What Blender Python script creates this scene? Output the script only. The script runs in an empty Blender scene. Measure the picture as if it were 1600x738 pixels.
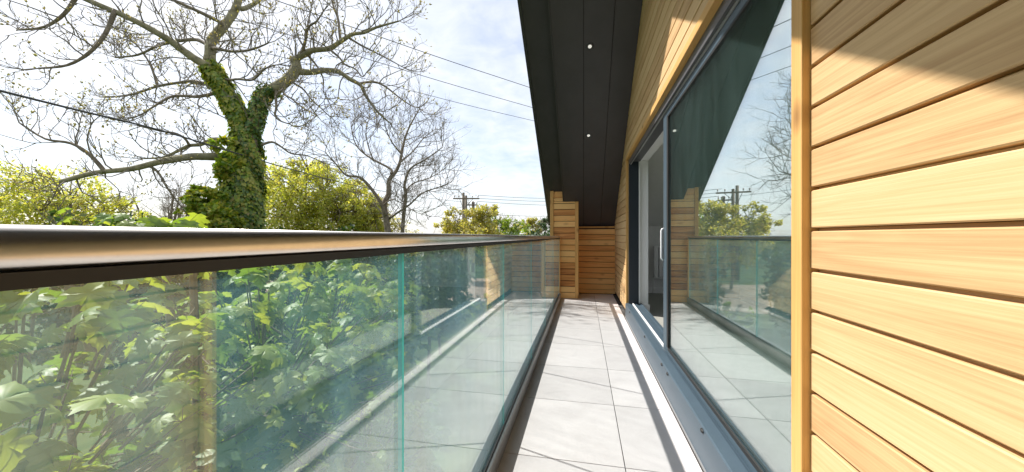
import bpy, bmesh, math, random
import numpy as np
from mathutils import Vector, Matrix

S = bpy.context.scene
R = math.radians
COL = S.collection

# ------------------------------------------------------------------ camera
YAW = R(11.6)
FPX = 545.0                     # focal length in pixels of a 1600 px wide frame
CAM = Vector((0, 0, 1.05))
cs, sn = math.cos(YAW), math.sin(YAW)
cam_d = bpy.data.cameras.new('camera')
cam = bpy.data.objects.new('camera', cam_d); COL.objects.link(cam)
cam.location = CAM
cam.rotation_euler = (R(90), 0, YAW)
cam_d.sensor_width = 36.0
cam_d.lens = 36.0 * FPX / 1600.0
cam_d.shift_y = 1.0 / 1600.0
cam_d.clip_start = 0.02
cam_d.clip_end = 2000
S.camera = cam

# ------------------------------------------------------------------ sky and sun
SUN_EL = R(50)
SUN_DIR = Vector((-0.949, 0.315, 0)).normalized()          # horizontal direction towards the sun
w = bpy.data.worlds.new('World'); S.world = w; w.use_nodes = True
nt = w.node_tree; nt.nodes.clear()
def N(t, k, **kw):
    n = t.nodes.new(k)
    for a, b in kw.items(): setattr(n, a, b)
    return n
sky = N(nt, 'ShaderNodeTexSky', sky_type='NISHITA', sun_disc=False, sun_elevation=SUN_EL,
        sun_rotation=math.atan2(SUN_DIR.x, SUN_DIR.y), dust_density=1.5)
tc = N(nt, 'ShaderNodeTexCoord')
sep = N(nt, 'ShaderNodeSeparateXYZ'); nt.links.new(tc.outputs['Generated'], sep.inputs[0])
zz = N(nt, 'ShaderNodeMath', operation='MAXIMUM'); nt.links.new(sep.outputs[2], zz.inputs[0]); zz.inputs[1].default_value = 0.0
za = N(nt, 'ShaderNodeMath', operation='ADD'); nt.links.new(zz.outputs[0], za.inputs[0]); za.inputs[1].default_value = 0.16
dv = []
for k in (0, 1):
    m = N(nt, 'ShaderNodeMath', operation='DIVIDE'); nt.links.new(sep.outputs[k], m.inputs[0]); nt.links.new(za.outputs[0], m.inputs[1]); dv.append(m)
cmb = N(nt, 'ShaderNodeCombineXYZ'); nt.links.new(dv[0].outputs[0], cmb.inputs[0]); nt.links.new(dv[1].outputs[0], cmb.inputs[1])
n1 = N(nt, 'ShaderNodeTexNoise'); n1.inputs['Scale'].default_value = 0.85; n1.inputs['Detail'].default_value = 6; n1.inputs['Roughness'].default_value = 0.55
n2 = N(nt, 'ShaderNodeTexNoise'); n2.inputs['Scale'].default_value = 6.5; n2.inputs['Detail'].default_value = 6; n2.inputs['Roughness'].default_value = 0.6
n2.inputs['Distortion'].default_value = 0.4
for n in (n1, n2): nt.links.new(cmb.outputs[0], n.inputs['Vector'])
mx = N(nt, 'ShaderNodeMath', operation='MULTIPLY_ADD'); nt.links.new(n2.outputs['Fac'], mx.inputs[0]); mx.inputs[1].default_value = 0.42
nt.links.new(n1.outputs['Fac'], mx.inputs[2])
mr = N(nt, 'ShaderNodeMapRange'); nt.links.new(mx.outputs[0], mr.inputs['Value'])
mr.inputs['From Min'].default_value = 0.50; mr.inputs['From Max'].default_value = 0.92
mr.inputs['To Min'].default_value = 0.22; mr.inputs['To Max'].default_value = 1.0
mixc = N(nt, 'ShaderNodeMix', data_type='RGBA')
nt.links.new(mr.outputs['Result'], mixc.inputs['Factor'])
nt.links.new(sky.outputs[0], mixc.inputs['A'])
mixc.inputs['B'].default_value = (6.6, 6.7, 6.9, 1)
bg = N(nt, 'ShaderNodeBackground'); bg.inputs['Strength'].default_value = 0.12
nt.links.new(mixc.outputs['Result'], bg.inputs['Color'])
wo = N(nt, 'ShaderNodeOutputWorld'); nt.links.new(bg.outputs[0], wo.inputs[0])

sun_d = bpy.data.lights.new('sun', 'SUN'); sun_d.energy = 5.0; sun_d.angle = R(0.5); sun_d.color = (1.0, 0.955, 0.90)
sun = bpy.data.objects.new('sun', sun_d); COL.objects.link(sun); sun.location = (-10, 3, 14)
tosun = Vector((SUN_DIR.x * math.cos(SUN_EL), SUN_DIR.y * math.cos(SUN_EL), math.sin(SUN_EL)))
sun.rotation_euler = (-tosun).to_track_quat('-Z', 'Y').to_euler()

S.view_settings.view_transform = 'Standard'; S.view_settings.look = 'None'
S.view_settings.gamma = 1.0; S.view_settings.use_curve_mapping = False
S.view_settings.exposure = 0.6
S.render.engine = 'CYCLES'
S.cycles.use_denoising = True
S.cycles.max_bounces = 12; S.cycles.transparent_max_bounces = 24; S.cycles.glossy_bounces = 6
S.cycles.caustics_reflective = False; S.cycles.caustics_refractive = False

# ------------------------------------------------------------------ helpers
def P(px, py, d):
    """point seen at a pixel of the photograph, d metres in front of the camera"""
    x = (px - 800) / FPX * d
    return Vector((cs * x - sn * d, sn * x + cs * d, CAM.z + (368 - py) / FPX * d))

def tag(o, label=None, cat=None, group=None, kind=None):
    if label: o['label'] = label
    if cat: o['category'] = cat
    if group: o['group'] = group
    if kind: o['kind'] = kind
    return o

def empty(name, loc=(0, 0, 0)):
    o = bpy.data.objects.new(name, None); COL.objects.link(o); o.location = loc
    o.empty_display_size = 0.1
    return o

def link(name, me, mat=None, parent=None, loc=(0, 0, 0), rot=(0, 0, 0)):
    o = bpy.data.objects.new(name, me); COL.objects.link(o)
    if mat and not me.materials: me.materials.append(mat)
    o.location = Vector(loc) - (Vector(parent.location) if parent else Vector())
    o.rotation_euler = rot
    if parent: o.parent = parent
    return o

class MB:
    def __init__(s): s.v = []; s.f = []
    def box(s, x0, x1, y0, y1, z0, z1):
        b = len(s.v)
        s.v += [(x0,y0,z0),(x1,y0,z0),(x1,y1,z0),(x0,y1,z0),(x0,y0,z1),(x1,y0,z1),(x1,y1,z1),(x0,y1,z1)]
        s.f += [tuple(b+i for i in q) for q in ((3,2,1,0),(4,5,6,7),(0,1,5,4),(1,2,6,5),(2,3,7,6),(3,0,4,7))]
        return s
    def prism_x(s, poly, x0, x1):
        """closed prism: polygon of (y, z) pairs swept along x"""
        b = len(s.v); n = len(poly)
        s.v += [(x0, y, z) for y, z in poly] + [(x1, y, z) for y, z in poly]
        s.f.append(tuple(b+i for i in range(n))); s.f.append(tuple(b+n+i for i in reversed(range(n))))
        for i in range(n):
            j = (i+1) % n
            s.f.append((b+j, b+i, b+n+i, b+n+j))
        return s
    def tube(s, pts, radii, n=6, cap=True):
        pts = [Vector(p) for p in pts]; b0 = len(s.v); u = None
        for i, p in enumerate(pts):
            d = (pts[min(i+1, len(pts)-1)] - pts[max(i-1, 0)])
            if d.length < 1e-9: d = Vector((0, 0, 1))
            d.normalize()
            if u is None:
                u = d.orthogonal().normalized()
            else:
                u = u - d * u.dot(d)
                u = u.normalized() if u.length > 1e-6 else d.orthogonal().normalized()
            v = d.cross(u); r = radii[i] if hasattr(radii, '__len__') else radii
            for k in range(n):
                a = 2*math.pi*k/n
                s.v.append(tuple(p + u*(r*math.cos(a)) + v*(r*math.sin(a))))
        for i in range(len(pts)-1):
            for k in range(n):
                k2 = (k+1) % n
                s.f.append((b0+i*n+k, b0+i*n+k2, b0+(i+1)*n+k2, b0+(i+1)*n+k))
        if cap:
            s.f.append(tuple(b0+k for k in reversed(range(n))))
            s.f.append(tuple(b0+(len(pts)-1)*n+k for k in range(n)))
        return s
    def mesh(s, name, smooth=False, fix=True):
        me = bpy.data.meshes.new(name); me.from_pydata(s.v, [], s.f); me.update()
        if fix:
            bm = bmesh.new(); bm.from_mesh(me); bmesh.ops.recalc_face_normals(bm, faces=bm.faces); bm.to_mesh(me); bm.free()
        if smooth:
            me.polygons.foreach_set('use_smooth', [True]*len(me.polygons))
        return me
    def build(s, name, mat, parent=None, smooth=False, fix=True):
        o = link(name, s.mesh(name, smooth, fix), mat)
        if parent:
            o.parent = parent; o.location = -Vector(parent.location)
        return o

def bevel(o, wd=0.003, seg=2):
    m = o.modifiers.new('bevel', 'BEVEL'); m.width = wd; m.segments = seg; m.limit_method = 'ANGLE'; m.angle_limit = R(40)
    return o

# ------------------------------------------------------------------ materials
def newmat(name):
    m = bpy.data.materials.new(name); m.use_nodes = True
    t = m.node_tree
    return m, t, t.nodes['Principled BSDF'], t.nodes['Material Output']

def ramp(t, stops, src):
    r = N(t, 'ShaderNodeValToRGB')
    el = r.color_ramp.elements
    while len(el) < len(stops): el.new(0.5)
    for e, (p, c) in zip(el, stops): e.position = p; e.color = (*c, 1)
    t.links.new(src, r.inputs[0])
    return r

def plain(name, col, rough=0.5, metal=0.0, spec=0.5, var=0.0, scale=20.0, bump=0.0):
    m, t, p, o = newmat(name)
    p.inputs['Base Color'].default_value = (*col, 1); p.inputs['Roughness'].default_value = rough
    p.inputs['Metallic'].default_value = metal; p.inputs['Specular IOR Level'].default_value = spec
    if var or bump:
        tcn = N(t, 'ShaderNodeTexCoord'); nz = N(t, 'ShaderNodeTexNoise')
        nz.inputs['Scale'].default_value = scale; nz.inputs['Detail'].default_value = 7; nz.inputs['Roughness'].default_value = 0.6
        t.links.new(tcn.outputs['Object'], nz.inputs['Vector'])
        if var:
            rr = ramp(t, [(0.3, tuple(c*(1-var) for c in col)), (0.7, tuple(min(1, c*(1+var)) for c in col))], nz.outputs['Fac'])
            t.links.new(rr.outputs[0], p.inputs['Base Color'])
        if bump:
            bp = N(t, 'ShaderNodeBump'); bp.inputs['Strength'].default_value = bump; bp.inputs['Distance'].default_value = 0.01
            t.links.new(nz.outputs['Fac'], bp.inputs['Height']); t.links.new(bp.outputs[0], p.inputs['Normal'])
    return m

def wood(name, dark, mid, light, rough=0.55, tone=0.26, knots=0.75, shift=0.0):
    """cedar boards; grain runs along the object's local x, each object gets its own tone"""
    m, t, p, o = newmat(name)
    tcn = N(t, 'ShaderNodeTexCoord'); oi = N(t, 'ShaderNodeObjectInfo')
    mul = N(t, 'ShaderNodeMath', operation='MULTIPLY'); t.links.new(oi.outputs['Random'], mul.inputs[0]); mul.inputs[1].default_value = 73.0
    off = N(t, 'ShaderNodeCombineXYZ')
    for k in range(3): t.links.new(mul.outputs[0], off.inputs[k])
    add = N(t, 'ShaderNodeVectorMath', operation='ADD'); t.links.new(tcn.outputs['Object'], add.inputs[0]); t.links.new(off.outputs[0], add.inputs[1])
    mp = N(t, 'ShaderNodeMapping'); mp.inputs['Scale'].default_value = (1.3, 16, 16); t.links.new(add.outputs[0], mp.inputs[0])
    g1 = N(t, 'ShaderNodeTexNoise'); g1.inputs['Scale'].default_value = 1.4; g1.inputs['Detail'].default_value = 5; g1.inputs['Distortion'].default_value = 0.9
    t.links.new(mp.outputs[0], g1.inputs['Vector'])
    mp2 = N(t, 'ShaderNodeMapping'); mp2.inputs['Scale'].default_value = (3.0, 230, 230); t.links.new(add.outputs[0], mp2.inputs[0])
    g2 = N(t, 'ShaderNodeTexNoise'); g2.inputs['Scale'].default_value = 1.0; g2.inputs['Detail'].default_value = 3
    t.links.new(mp2.outputs[0], g2.inputs['Vector'])
    # tone per board
    a1 = N(t, 'ShaderNodeMath', operation='MULTIPLY_ADD'); t.links.new(g1.outputs['Fac'], a1.inputs[0]); a1.inputs[1].default_value = 0.62; a1.inputs[2].default_value = -0.22
    fr = N(t, 'ShaderNodeMath', operation='MULTIPLY'); t.links.new(oi.outputs['Random'], fr.inputs[0]); fr.inputs[1].default_value = 7.31
    fr2 = N(t, 'ShaderNodeMath', operation='FRACT'); t.links.new(fr.outputs[0], fr2.inputs[0])
    a2 = N(t, 'ShaderNodeMath', operation='MULTIPLY_ADD'); t.links.new(fr2.outputs[0], a2.inputs[0]); a2.inputs[1].default_value = tone; t.links.new(a1.outputs[0], a2.inputs[2])
    a3 = N(t, 'ShaderNodeMath', operation='MULTIPLY_ADD'); t.links.new(g2.outputs['Fac'], a3.inputs[0]); a3.inputs[1].default_value = 0.42; t.links.new(a2.outputs[0], a3.inputs[2])
    mpw = N(t, 'ShaderNodeMapping'); mpw.inputs['Scale'].default_value = (0.10, 1, 1); t.links.new(add.outputs[0], mpw.inputs[0])
    wv = N(t, 'ShaderNodeTexWave', wave_type='BANDS', bands_direction='Z'); wv.inputs['Scale'].default_value = 24; wv.inputs['Distortion'].default_value = 7.0
    wv.inputs['Detail'].default_value = 2.0; wv.inputs['Detail Scale'].default_value = 0.9; t.links.new(mpw.outputs[0], wv.inputs['Vector'])
    a4 = N(t, 'ShaderNodeMath', operation='MULTIPLY_ADD'); t.links.new(wv.outputs['Fac'], a4.inputs[0]); a4.inputs[1].default_value = 0.055; t.links.new(a3.outputs[0], a4.inputs[2])
    r = ramp(t, [(0.14+shift, dark), (0.49+shift, mid), (min(1.0, 0.92+shift), light)], a4.outputs[0])
    # small knots
    vo = N(t, 'ShaderNodeTexVoronoi'); vo.inputs['Scale'].default_value = 1.0
    mp3 = N(t, 'ShaderNodeMapping'); mp3.inputs['Scale'].default_value = (3.4, 7, 7); t.links.new(add.outputs[0], mp3.inputs[0]); t.links.new(mp3.outputs[0], vo.inputs['Vector'])
    kr = N(t, 'ShaderNodeMapRange'); t.links.new(vo.outputs['Distance'], kr.inputs['Value'])
    kr.inputs['From Min'].default_value = 0.06; kr.inputs['From Max'].default_value = 0.20; kr.inputs['To Min'].default_value = knots; kr.inputs['To Max'].default_value = 0.0
    mk = N(t, 'ShaderNodeMix', data_type='RGBA'); t.links.new(kr.outputs[0], mk.inputs['Factor']); t.links.new(r.outputs[0], mk.inputs['A'])
    mk.inputs['B'].default_value = (dark[0]*0.45, dark[1]*0.4, dark[2]*0.4, 1)
    t.links.new(mk.outputs['Result'], p.inputs['Base Color'])
    p.inputs['Roughness'].default_value = rough; p.inputs['Specular IOR Level'].default_value = 0.3
    bp = N(t, 'ShaderNodeBump'); bp.inputs['Strength'].default_value = 0.25; bp.inputs['Distance'].default_value = 0.002
    t.links.new(g2.outputs['Fac'], bp.inputs['Height']); t.links.new(bp.outputs[0], p.inputs['Normal'])
    return m

def glass(name, tint, f0, dust_haze, haze_col=(0.75, 0.78, 0.76), power=5.0):
    """clear pane: transparent, mirror reflection rising towards grazing angles, a dusty film whose tint paints in haze"""
    m, t, p, o = newmat(name); t.nodes.remove(p)
    ge = N(t, 'ShaderNodeNewGeometry')
    dt = N(t, 'ShaderNodeVectorMath', operation='DOT_PRODUCT'); t.links.new(ge.outputs['Incoming'], dt.inputs[0]); t.links.new(ge.outputs['Normal'], dt.inputs[1])
    ab = N(t, 'ShaderNodeMath', operation='ABSOLUTE'); t.links.new(dt.outputs['Value'], ab.inputs[0])
    om = N(t, 'ShaderNodeMath', operation='SUBTRACT'); om.inputs[0].default_value = 1.0; t.links.new(ab.outputs[0], om.inputs[1]); om.use_clamp = True
    pw = N(t, 'ShaderNodeMath', operation='POWER'); t.links.new(om.outputs[0], pw.inputs[0]); pw.inputs[1].default_value = power
    fa = N(t, 'ShaderNodeMath', operation='MULTIPLY_ADD'); t.links.new(pw.outputs[0], fa.inputs[0]); fa.inputs[1].default_value = 1-f0; fa.inputs[2].default_value = f0
    tr = N(t, 'ShaderNodeBsdfTransparent'); tr.inputs[0].default_value = (*tint, 1)
    gl = N(t, 'ShaderNodeBsdfGlossy'); gl.inputs['Roughness'].default_value = 0.0; gl.inputs['Color'].default_value = (0.97, 1, 0.99, 1)
    m1 = N(t, 'ShaderNodeMixShader'); t.links.new(fa.outputs[0], m1.inputs[0]); t.links.new(tr.outputs[0], m1.inputs[1]); t.links.new(gl.outputs[0], m1.inputs[2])
    df = N(t, 'ShaderNodeBsdfDiffuse'); df.inputs[0].default_value = (*haze_col, 1)
    tl = N(t, 'ShaderNodeBsdfTranslucent'); tl.inputs[0].default_value = (*haze_col, 1)
    dm = N(t, 'ShaderNodeMixShader'); dm.inputs[0].default_value = 0.5; t.links.new(df.outputs[0], dm.inputs[1]); t.links.new(tl.outputs[0], dm.inputs[2])
    tcn = N(t, 'ShaderNodeTexCoord')
    mp = N(t, 'ShaderNodeMapping'); mp.inputs['Scale'].default_value = (1, 9, 1.2); t.links.new(tcn.outputs['Object'], mp.inputs[0])
    nz = N(t, 'ShaderNodeTexNoise'); nz.inputs['Scale'].default_value = 2.5; nz.inputs['Detail'].default_value = 6; t.links.new(mp.outputs[0], nz.inputs['Vector'])
    dr = N(t, 'ShaderNodeMapRange'); t.links.new(nz.outputs['Fac'], dr.inputs['Value'])
    dr.inputs['From Min'].default_value = 0.3; dr.inputs['From Max'].default_value = 0.75; dr.inputs['To Min'].default_value = dust_haze*0.4; dr.inputs['To Max'].default_value = dust_haze*1.8
    m2 = N(t, 'ShaderNodeMixShader'); t.links.new(dr.outputs[0], m2.inputs[0]); t.links.new(m1.outputs[0], m2.inputs[1]); t.links.new(dm.outputs[0], m2.inputs[2])
    t.links.new(m2.outputs[0], o.inputs[0])
    return m

def leafmat(name, cols, trans=0.45, rough=0.5, tcol=1.25):
    """leaf: diffuse and translucent, colour picked per leaf"""
    m, t, p, o = newmat(name); t.nodes.remove(p)
    ge = N(t, 'ShaderNodeNewGeometry'); oi = N(t, 'ShaderNodeObjectInfo')
    ad = N(t, 'ShaderNodeMath', operation='ADD'); t.links.new(ge.outputs['Random Per Island'], ad.inputs[0]); t.links.new(oi.outputs['Random'], ad.inputs[1])
    fr = N(t, 'ShaderNodeMath', operation='FRACT'); t.links.new(ad.outputs[0], fr.inputs[0])
    n = len(cols); r = ramp(t, [(k/(n-1), c) for k, c in enumerate(cols)], fr.outputs[0])
    df = N(t, 'ShaderNodeBsdfDiffuse'); t.links.new(r.outputs[0], df.inputs[0])
    tl = N(t, 'ShaderNodeBsdfTranslucent')
    br = N(t, 'ShaderNodeMix', data_type='RGBA', blend_type='MULTIPLY'); br.inputs['Factor'].default_value = 1.0
    t.links.new(r.outputs[0], br.inputs['A']); br.inputs['B'].default_value = (tcol*1.15, tcol*1.1, tcol*0.5, 1)
    t.links.new(br.outputs['Result'], tl.inputs[0])
    m1 = N(t, 'ShaderNodeMixShader'); m1.inputs[0].default_value = trans; t.links.new(df.outputs[0], m1.inputs[1]); t.links.new(tl.outputs[0], m1.inputs[2])
    gl = N(t, 'ShaderNodeBsdfGlossy'); gl.inputs['Roughness'].default_value = rough; gl.inputs['Color'].default_value = (1, 1, 1, 1)
    m2 = N(t, 'ShaderNodeMixShader'); m2.inputs[0].default_value = 0.05; t.links.new(m1.outputs[0], m2.inputs[1]); t.links.new(gl.outputs[0], m2.inputs[2])
    t.links.new(m2.outputs[0], o.inputs[0])
    return m

M = {}
M['cedar'] = wood('cedar', (0.44, 0.25, 0.11), (0.65, 0.435, 0.215), (0.76, 0.57, 0.33), knots=0.0)
M['cedar_shaded'] = wood('cedar_shaded', (0.34, 0.12, 0.036), (0.78, 0.385, 0.12), (0.88, 0.55, 0.22), tone=0.85, shift=0.10, knots=0.3)  # cedar of the shaded walls, lifted shade put into its colour
M['trim'] = wood('trim', (0.46, 0.22, 0.06), (0.68, 0.39, 0.13), (0.76, 0.49, 0.20), tone=0.2)
M['membrane'] = plain('membrane', (0.022, 0.018, 0.015), 0.9)
M['soffit'] = plain('soffit', (0.047, 0.0465, 0.053), 0.45, var=0.12, scale=3)
M['soffit_edge'] = plain('soffit_edge', (0.045, 0.047, 0.05), 0.4)
M['roofing'] = plain('roofing', (0.06, 0.065, 0.07), 0.7, var=0.2, scale=5)
M['steel'] = plain('steel', (0.66, 0.64, 0.61), 0.30, metal=1.0, var=0.05, scale=40)
M['rubber'] = plain('rubber', (0.012, 0.012, 0.012), 0.6)
M['shoe'] = plain('shoe', (0.30, 0.295, 0.285), 0.36, metal=0.85)
M['alu'] = plain('alu', (0.056, 0.086, 0.112), 0.42, spec=0.5, var=0.06, scale=8)
M['alu_dark'] = plain('alu_dark', (0.022, 0.030, 0.040), 0.4)
M['alu_head'] = plain('alu_head', (0.09, 0.09, 0.095), 0.4)
M['silver'] = plain('silver', (0.55, 0.55, 0.55), 0.35, metal=0.6)
M['white'] = plain('white', (0.88, 0.88, 0.87), 0.45)
M['plaster'] = plain('plaster', (0.78, 0.775, 0.76), 0.85, var=0.03, scale=8)
M['carpet'] = plain('carpet', (0.30, 0.30, 0.27), 0.95, var=0.12, scale=60, bump=0.3)
M['grout'] = plain('grout', (0.10, 0.095, 0.088), 0.9)
M['glass'] = glass('balustrade_glass', (0.945, 0.975, 0.975), 0.05, 0.060, (0.38, 0.76, 0.90), power=2.6)  # bluish film colour paints a hazy veil over the panes
M['glass_door'] = glass('door_glass', (0.88, 0.93, 0.92), 0.28, 0.032, (0.42, 0.64, 0.62), power=3.0)
M['glass_edge'] = plain('glass_edge', (0.17, 0.74, 0.73), 0.25)
M['render_wall'] = plain('render_wall', (0.6, 0.58, 0.54), 0.9, var=0.05, scale=6)
M['bark'] = plain('bark', (0.20, 0.165, 0.12), 0.9, var=0.45, scale=9, bump=0.8)
M['bark_lichen'] = plain('bark_lichen', (0.27, 0.245, 0.15), 0.9, var=0.45, scale=7, bump=0.8)
M['twig'] = plain('twig', (0.25, 0.215, 0.18), 0.85, var=0.3, scale=3)
M['pole'] = plain('pole', (0.16, 0.135, 0.105), 0.9, var=0.25, scale=6)
M['porcelain'] = plain('porcelain', (0.10, 0.06, 0.045), 0.3)
M['wire'] = plain('wire', (0.06, 0.06, 0.065), 0.5)
M['lawn'] = plain('lawn', (0.05, 0.085, 0.018), 0.95, var=0.5, scale=0.6, bump=0.6)
M['gravel'] = plain('gravel', (0.40, 0.30, 0.235), 0.95, var=0.25, scale=3, bump=0.5)
M['ivy'] = leafmat('ivy', [(0.045, 0.105, 0.022), (0.075, 0.17, 0.03), (0.13, 0.245, 0.036), (0.26, 0.33, 0.05), (0.38, 0.30, 0.09)], 0.4)
M['ivy_bright'] = leafmat('ivy_bright', [(0.14, 0.26, 0.03), (0.28, 0.40, 0.04), (0.44, 0.48, 0.05), (0.50, 0.45, 0.08)], 0.55)
M['sycamore'] = leafmat('sycamore', [(0.13, 0.23, 0.045), (0.18, 0.29, 0.05), (0.27, 0.37, 0.06), (0.38, 0.43, 0.07), (0.20, 0.30, 0.09)], 0.5, 0.5)
M['spring'] = leafmat('spring', [(0.30, 0.36, 0.06), (0.42, 0.47, 0.08), (0.56, 0.56, 0.12), (0.50, 0.44, 0.15)], 0.55)
M['olive'] = leafmat('olive', [(0.24, 0.27, 0.06), (0.38, 0.38, 0.08), (0.50, 0.47, 0.12), (0.44, 0.36, 0.14)], 0.55)
M['fresh'] = leafmat('fresh', [(0.17, 0.28, 0.03), (0.25, 0.36, 0.03), (0.33, 0.41, 0.04)], 0.5)
M['dark_leaf'] = leafmat('dark_leaf', [(0.018, 0.045, 0.015), (0.035, 0.08, 0.02), (0.06, 0.115, 0.025)], 0.3)
M['hedge_leaf'] = leafmat('hedge_leaf', [(0.03, 0.07, 0.015), (0.06, 0.12, 0.022), (0.11, 0.17, 0.03), (0.15, 0.17, 0.04)], 0.35)
M['bud'] = leafmat('bud', [(0.50, 0.52, 0.16), (0.60, 0.55, 0.24), (0.50, 0.42, 0.22)], 0.55)

def tile_mat():
    m, t, p, o = newmat('porcelain_tile')
    tcn = N(t, 'ShaderNodeTexCoord'); oi = N(t, 'ShaderNodeObjectInfo')
    mul = N(t, 'ShaderNodeMath', operation='MULTIPLY'); t.links.new(oi.outputs['Random'], mul.inputs[0]); mul.inputs[1].default_value = 40
    ad = N(t, 'ShaderNodeVectorMath', operation='ADD'); t.links.new(tcn.outputs['Object'], ad.inputs[0]); t.links.new(mul.outputs[0], ad.inputs[1])
    nz = N(t, 'ShaderNodeTexNoise'); nz.inputs['Scale'].default_value = 4.5; nz.inputs['Detail'].default_value = 9; nz.inputs['Roughness'].default_value = 0.65; nz.inputs['Distortion'].default_value = 0.8
    t.links.new(ad.outputs[0], nz.inputs['Vector'])
    n2 = N(t, 'ShaderNodeTexNoise'); n2.inputs['Scale'].default_value = 90; n2.inputs['Detail'].default_value = 3; t.links.new(ad.outputs[0], n2.inputs['Vector'])
    mm = N(t, 'ShaderNodeMath', operation='MULTIPLY_ADD'); t.links.new(n2.outputs['Fac'], mm.inputs[0]); mm.inputs[1].default_value = 0.25; t.links.new(nz.outputs['Fac'], mm.inputs[2])
    r = ramp(t, [(0.35, (0.63, 0.59, 0.582)), (0.62, (0.71, 0.668, 0.66)), (0.85, (0.76, 0.716, 0.708))], mm.outputs[0])
    tv = N(t, 'ShaderNodeMapRange'); t.links.new(oi.outputs['Random'], tv.inputs['Value']); tv.inputs['To Min'].default_value = 0.93; tv.inputs['To Max'].default_value = 1.04
    tm = N(t, 'ShaderNodeVectorMath', operation='SCALE'); t.links.new(r.outputs[0], tm.inputs[0]); t.links.new(tv.outputs[0], tm.inputs['Scale'])
    t.links.new(tm.outputs[0], p.inputs['Base Color']); p.inputs['Roughness'].default_value = 0.5; p.inputs['Specular IOR Level'].default_value = 0.35
    bp = N(t, 'ShaderNodeBump'); bp.inputs['Strength'].default_value = 0.08; bp.inputs['Distance'].default_value = 0.003
    t.links.new(n2.outputs['Fac'], bp.inputs['Height']); t.links.new(bp.outputs[0], p.inputs['Normal'])
    return m
M['tile'] = tile_mat()

# ------------------------------------------------------------------ key dimensions
WX = 0.555           # outer face of the cladding boards
GX = -0.405          # centre of the balustrade glass
SL = 0.67            # roof slope
RIDGE = 2.80
Y0, Y1 = -1.25, 6.59 # balcony ends
DY0, DY1 = 1.05, 4.75   # door opening
HEAD = 2.04
def zin(y):  return 5.675 - SL*y if y > RIDGE else 5.675 - SL*(2*RIDGE - y)      # soffit by the wall
def zout(y): return zin(y) + 0.189                                              # outer soffit band

# ------------------------------------------------------------------ setting: ground
g = MB(); g.v = [(-400,-300,-3.0),(400,-300,-3.0),(400,600,-3.0),(-400,600,-3.0)]; g.f = [(0,1,2,3)]
tag(g.build('ground', M['lawn'], fix=False), kind='structure')
g = MB(); n = 26; pts = []
rg = random.Random(4)
for k in range(n):
    a = 2*math.pi*k/n
    pts.append((-14 + 17*math.cos(a)*(1+rg.uniform(-.06,.06)), 26.5 + 6.5*math.sin(a)*(1+rg.uniform(-.1,.1)), -2.985))
g.v = pts; g.f = [tuple(range(n))]
tag(g.build('gravel_yard', M['gravel'], fix=False), kind='structure')

# ------------------------------------------------------------------ balcony floor
fl = MB().box(-0.46, 0.73, Y0, Y1+0.1, -0.26, -0.012).build('balcony_floor', M['grout'])
tag(fl, kind='structure')
def tile_mesh(wx, wy):
    return MB().box(0, wx, 0, wy, -0.012, 0.0).mesh('tile')
JX = 0.186; g2 = 0.0022
tm_l = tile_mesh(0.59, 0.6 - 2*g2); tm_r = tile_mesh(0.335 - g2, 0.6 - 2*g2)
jy = 1.655 - 0.6*5
k = 0
while jy + 0.6*k < Y1:
    y = jy + 0.6*k; k += 1
    for me, x in ((tm_l, JX - g2 - 0.59), (tm_r, JX + g2)):
        last = y + 0.6 > Y1
        m_ = me if not last else tile_mesh(0.59 if me is tm_l else 0.335 - g2, Y1 - y - 0.01)
        o = link('tile', m_, M['tile'], None, (x, y + g2, 0)); o.parent = fl
        if not last and not o.modifiers: bevel(o, 0.0012, 1)

# ------------------------------------------------------------------ timber boards
PITCH, BW, BT = 0.101, 0.0925, 0.022
def board_mesh(L, wd=BW, th=BT, cut0=0.0, cut1=0.0, ch=0.0025, lipped=True):
    """long axis local x, width z, front face towards -y; cut0/cut1 lengthen the lower edge at start/end"""
    lip = 0.0075 if (wd > 0.05 and lipped) else 0.0
    prof = [(ch, 0), (0, ch), (0, wd-ch), (ch, wd), (th*0.8, wd)] + ([(th*0.8, wd+lip), (th, wd+lip)] if lip else [(th, wd)]) + [(th, 0)]
    mb = MB(); n = len(prof)
    for e in (0, 1):
        for y, z in prof:
            f = 1 - z/wd
            x = -cut0*f if e == 0 else L + cut1*f
            mb.v.append((x, y, z))
    mb.f.append(tuple(range(n))); mb.f.append(tuple(n+i for i in reversed(range(n))))
    for i in range(n):
        j = (i+1) % n; mb.f.append((j, i, n+i, n+j))
    return mb.mesh('board')
ROT_W = (0, 0, R(-90))       # local x -> -Y, front -> -X
def wboard(parent, y_lo, y_hi, z, mat, me=None, X=WX, **kw):
    me = me or board_mesh(y_hi - y_lo, **kw)
    return link('board', me, mat, parent, (X, y_hi, z), ROT_W)

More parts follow.
